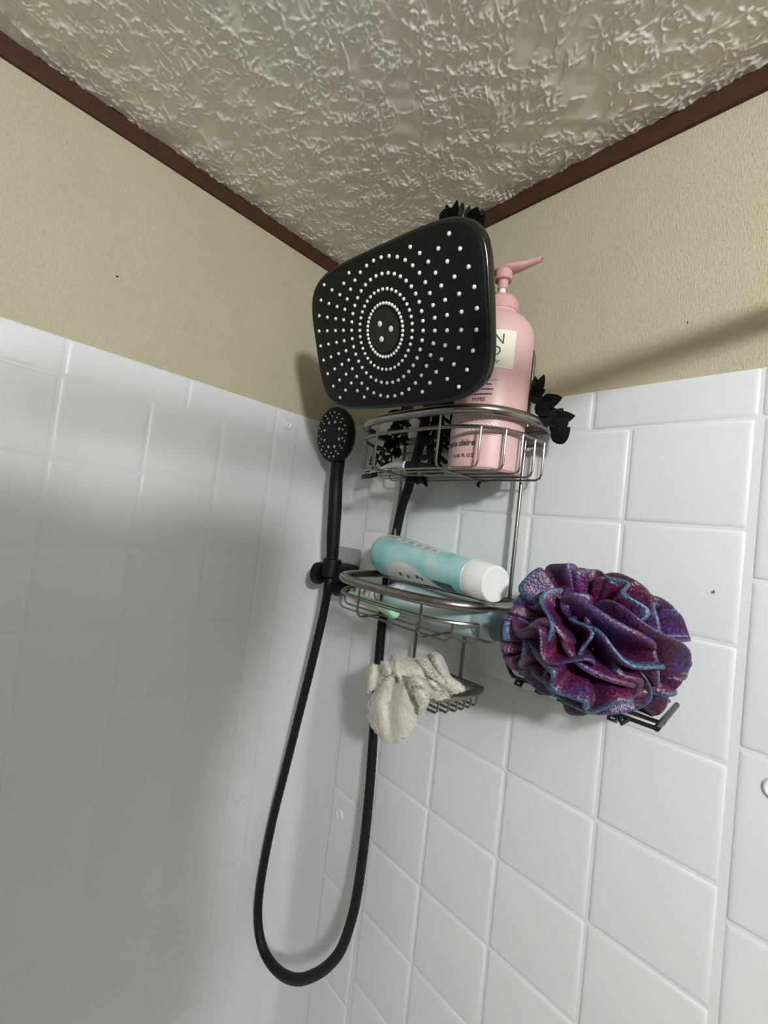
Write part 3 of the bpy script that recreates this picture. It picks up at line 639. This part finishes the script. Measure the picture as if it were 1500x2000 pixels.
# ------------------------------------------------------------------ black wire shelf on the right wall
bs = thing('wire_soap_shelf', 'black wire shelf on the tiled wall under the purple bath puff', 'shelf', (.525, -.006, 1.483))
for y, zz in ((-.100, 1.483), (-.082, 1.483)):
    e = .004
    MB().tube(spline([Vector(p) for p in ((.597, y, zz), (.590, y, zz-.0005), (.480, y, zz), (.470, y, zz+.001), (.4655, y, zz+.005), (.458, y, zz+.018))], 4), .0019, 8).obj('wire', m_wireb, bs)
MB().tube([(.458, -.100, 1.501), (.457, -.097, 1.5035), (.457, -.085, 1.5035), (.458, -.082, 1.501)], .0019, 8).obj('wire_end', m_wireb, bs)
MB().tube([(.598, -.102, 1.483), (.598, -.018, 1.4845)], .0024, 10).obj('side_wire', m_wireb, bs)
MB().tube([(.578, -.100, 1.483), (.5755, -.1035, 1.4805), (.5735, -.105, 1.4775), (.5715, -.1035, 1.4805), (.5705, -.100, 1.483)], .0019, 8).obj('hook', m_wireb, bs)
for x in (.478, .500, .522, .544, .566):
    MB().tube([(x, -.102, 1.481), (x, -.010, 1.481), (x, -.0075, 1.490)], .0018, 8).obj('wire', m_wireb, bs)
    MB().tube([(x-.003, -.1005, 1.482), (x-.003, -.105, 1.478), (x+.003, -.105, 1.478), (x+.003, -.1005, 1.482)], .0017, 6).obj('hook', m_wireb, bs)
MB().box((.500, -.0085, 1.478), (.556, -.0056, 1.520)).obj('mounting_plate', m_wireb, bs, False)
q = [(-.010, -.008), (.008, -.010), (.012, .008), (.004, .014), (-.006, .010)]
MB().rings([[(.5825+x*s, y, 1.494+z*s) for x, z in q] for y, s in ((-.052, .95), (-.054, 1), (-.078, 1), (-.080, .95))]).obj('side_block', mat('dark_grey_block', (.03, .03, .032, 1), .5), bs, False)
# ------------------------------------------------------------------ bath puff
def netting():
    m = bpy.data.materials.new('purple_blue_netting'); m.use_nodes = True; N = m.node_tree.nodes; L = m.node_tree.links; b = N['Principled BSDF']
    b.inputs['Roughness'].default_value = .34; b.inputs['Specular IOR Level'].default_value = .7
    at_ = N.new('ShaderNodeAttribute'); at_.attribute_name = 'edge'
    tc = N.new('ShaderNodeTexCoord'); n = N.new('ShaderNodeTexNoise'); n.inputs['Scale'].default_value = 26; n.inputs['Detail'].default_value = 2; L.new(tc.outputs['Object'], n.inputs[0])
    cr = N.new('ShaderNodeValToRGB'); e = cr.color_ramp.elements; e[0].position = .36; e[0].color = (.062, .030, .125, 1); e[1].position = .60; e[1].color = (.080, .007, .040, 1)
    e2 = cr.color_ramp.elements.new(.47); e2.color = (.070, .012, .066, 1); L.new(n.outputs['Fac'], cr.inputs[0])
    mx = N.new('ShaderNodeMix'); mx.data_type = 'RGBA'; L.new(at_.outputs['Fac'], mx.inputs['Factor']); L.new(cr.outputs[0], mx.inputs['A']); mx.inputs['B'].default_value = (.036, .10, .175, 1)
    n9 = N.new('ShaderNodeTexNoise'); n9.inputs['Scale'].default_value = 420; n9.inputs['Detail'].default_value = 3; L.new(tc.outputs['Object'], n9.inputs[0])
    r9 = N.new('ShaderNodeMapRange'); r9.inputs['From Min'].default_value = .38; r9.inputs['From Max'].default_value = .64; r9.inputs['To Min'].default_value = .45; r9.inputs['To Max'].default_value = 1.6; L.new(n9.outputs['Fac'], r9.inputs['Value'])
    vm = N.new('ShaderNodeVectorMath'); vm.operation = 'SCALE'; L.new(mx.outputs['Result'], vm.inputs[0]); L.new(r9.outputs[0], vm.inputs['Scale']); L.new(vm.outputs[0], b.inputs['Base Color'])
    v = N.new('ShaderNodeTexVoronoi'); v.feature = 'DISTANCE_TO_EDGE'; v.inputs['Scale'].default_value = 800; L.new(tc.outputs['Object'], v.inputs[0])
    r = N.new('ShaderNodeMapRange'); r.inputs['From Min'].default_value = .18; r.inputs['From Max'].default_value = .30; r.inputs['To Min'].default_value = 1; r.inputs['To Max'].default_value = .68; L.new(v.outputs['Distance'], r.inputs['Value']); L.new(r.outputs[0], b.inputs['Alpha'])
    bp = N.new('ShaderNodeBump'); bp.inputs['Strength'].default_value = .9; bp.inputs['Distance'].default_value = .0012; L.new(n9.outputs['Fac'], bp.inputs['Height']); L.new(bp.outputs[0], b.inputs['Normal'])
    return m
m_net = netting()
PC = at(1143, 1254, Y=-.098); PRX = Vector((.073, .060, .065))
pf_ = thing('bath_puff', 'ruffled purple and blue mesh bath puff resting on the black wire shelf', 'bath puff', PC)
rp = np.random.default_rng(23)
NP = 58
for k in range(NP+14):
    # direction of the ruffle's middle, spread over the ball; arc plane through it
    i = k+.5 if k < NP else (k-NP)*3.4+2.2; ph = math.acos(1-2*i/NP); th = math.pi*(1+5**.5)*i
    d = Vector((math.cos(th)*math.sin(ph), math.sin(th)*math.sin(ph), math.cos(ph))); 
    t = Vector((.75, .1, -.60))+Vector(rp.normal(0, .42, 3)); t = (t-d*t.dot(d)).normalized(); s = d.cross(t).normalized()
    na, nv = 46, 15; arc = rp.uniform(.8, 1.7); amp = rp.uniform(.08, .20); fr = rp.uniform(1.0, 2.4); p0 = rp.uniform(0, 6.28); tw = rp.uniform(-.4, .4)
    Rk = rp.uniform(.80, 1.16); op = rp.uniform(.05, .13); V = []; E = []; be = rp.uniform(-.5, 1.0)
    if k >= NP: arc = rp.uniform(.40, .62); Rk = rp.uniform(1.04, 1.18); amp *= 1.2; fr = 1.2; d = (d+Vector((.1, -.25, .2))*.3).normalized(); t = d.cross(Vector(rp.normal(0, 1, 3))).normalized(); s = d.cross(t).normalized()
    for a in range(na+1):
        u = a/na*2-1; ang = u*arc/2; env = max(0., 1-u**4)**.40
        for b in range(nv+1):
            v = b/nv*2-1; rr = .34+(Rk-.34)*env*(1-abs(v)**2.6)**.55
            lat = amp*math.sin(fr*u*math.pi+p0)*(rr-.25)+op*v*(1.1-.6*abs(v))*(.6+.8*env)+tw*u*.25*rr
            dirv = (d*math.cos(ang)+t*math.sin(ang))*rr+s*lat
            V.append(PC+Vector((dirv.x*PRX.x, dirv.y*PRX.y, dirv.z*PRX.z)))
            E.append(max(0, min(1, (1-abs(v-.25*be)*2.5)*1.8))*(1 if k % 5 < 3 else .15))
    mb = MB().add(V, [(a*(nv+1)+b, a*(nv+1)+b+1, (a+1)*(nv+1)+b+1, (a+1)*(nv+1)+b) for a in range(na) for b in range(nv)])
    me = bpy.data.meshes.new('ruffle'); me.from_pydata([tuple(v) for v in mb.v], [], mb.f); me.materials.append(m_net)
    ea = me.attributes.new('edge', 'FLOAT', 'POINT'); ea.data.foreach_set('value', E)
    for p in me.polygons: p.use_smooth = True
    link('ruffle' if k < NP else 'loop', me, pf_)
for o in COL.objects:
    if o.parent is None and 'category' in o and o.get('kind') == 'structure': pass
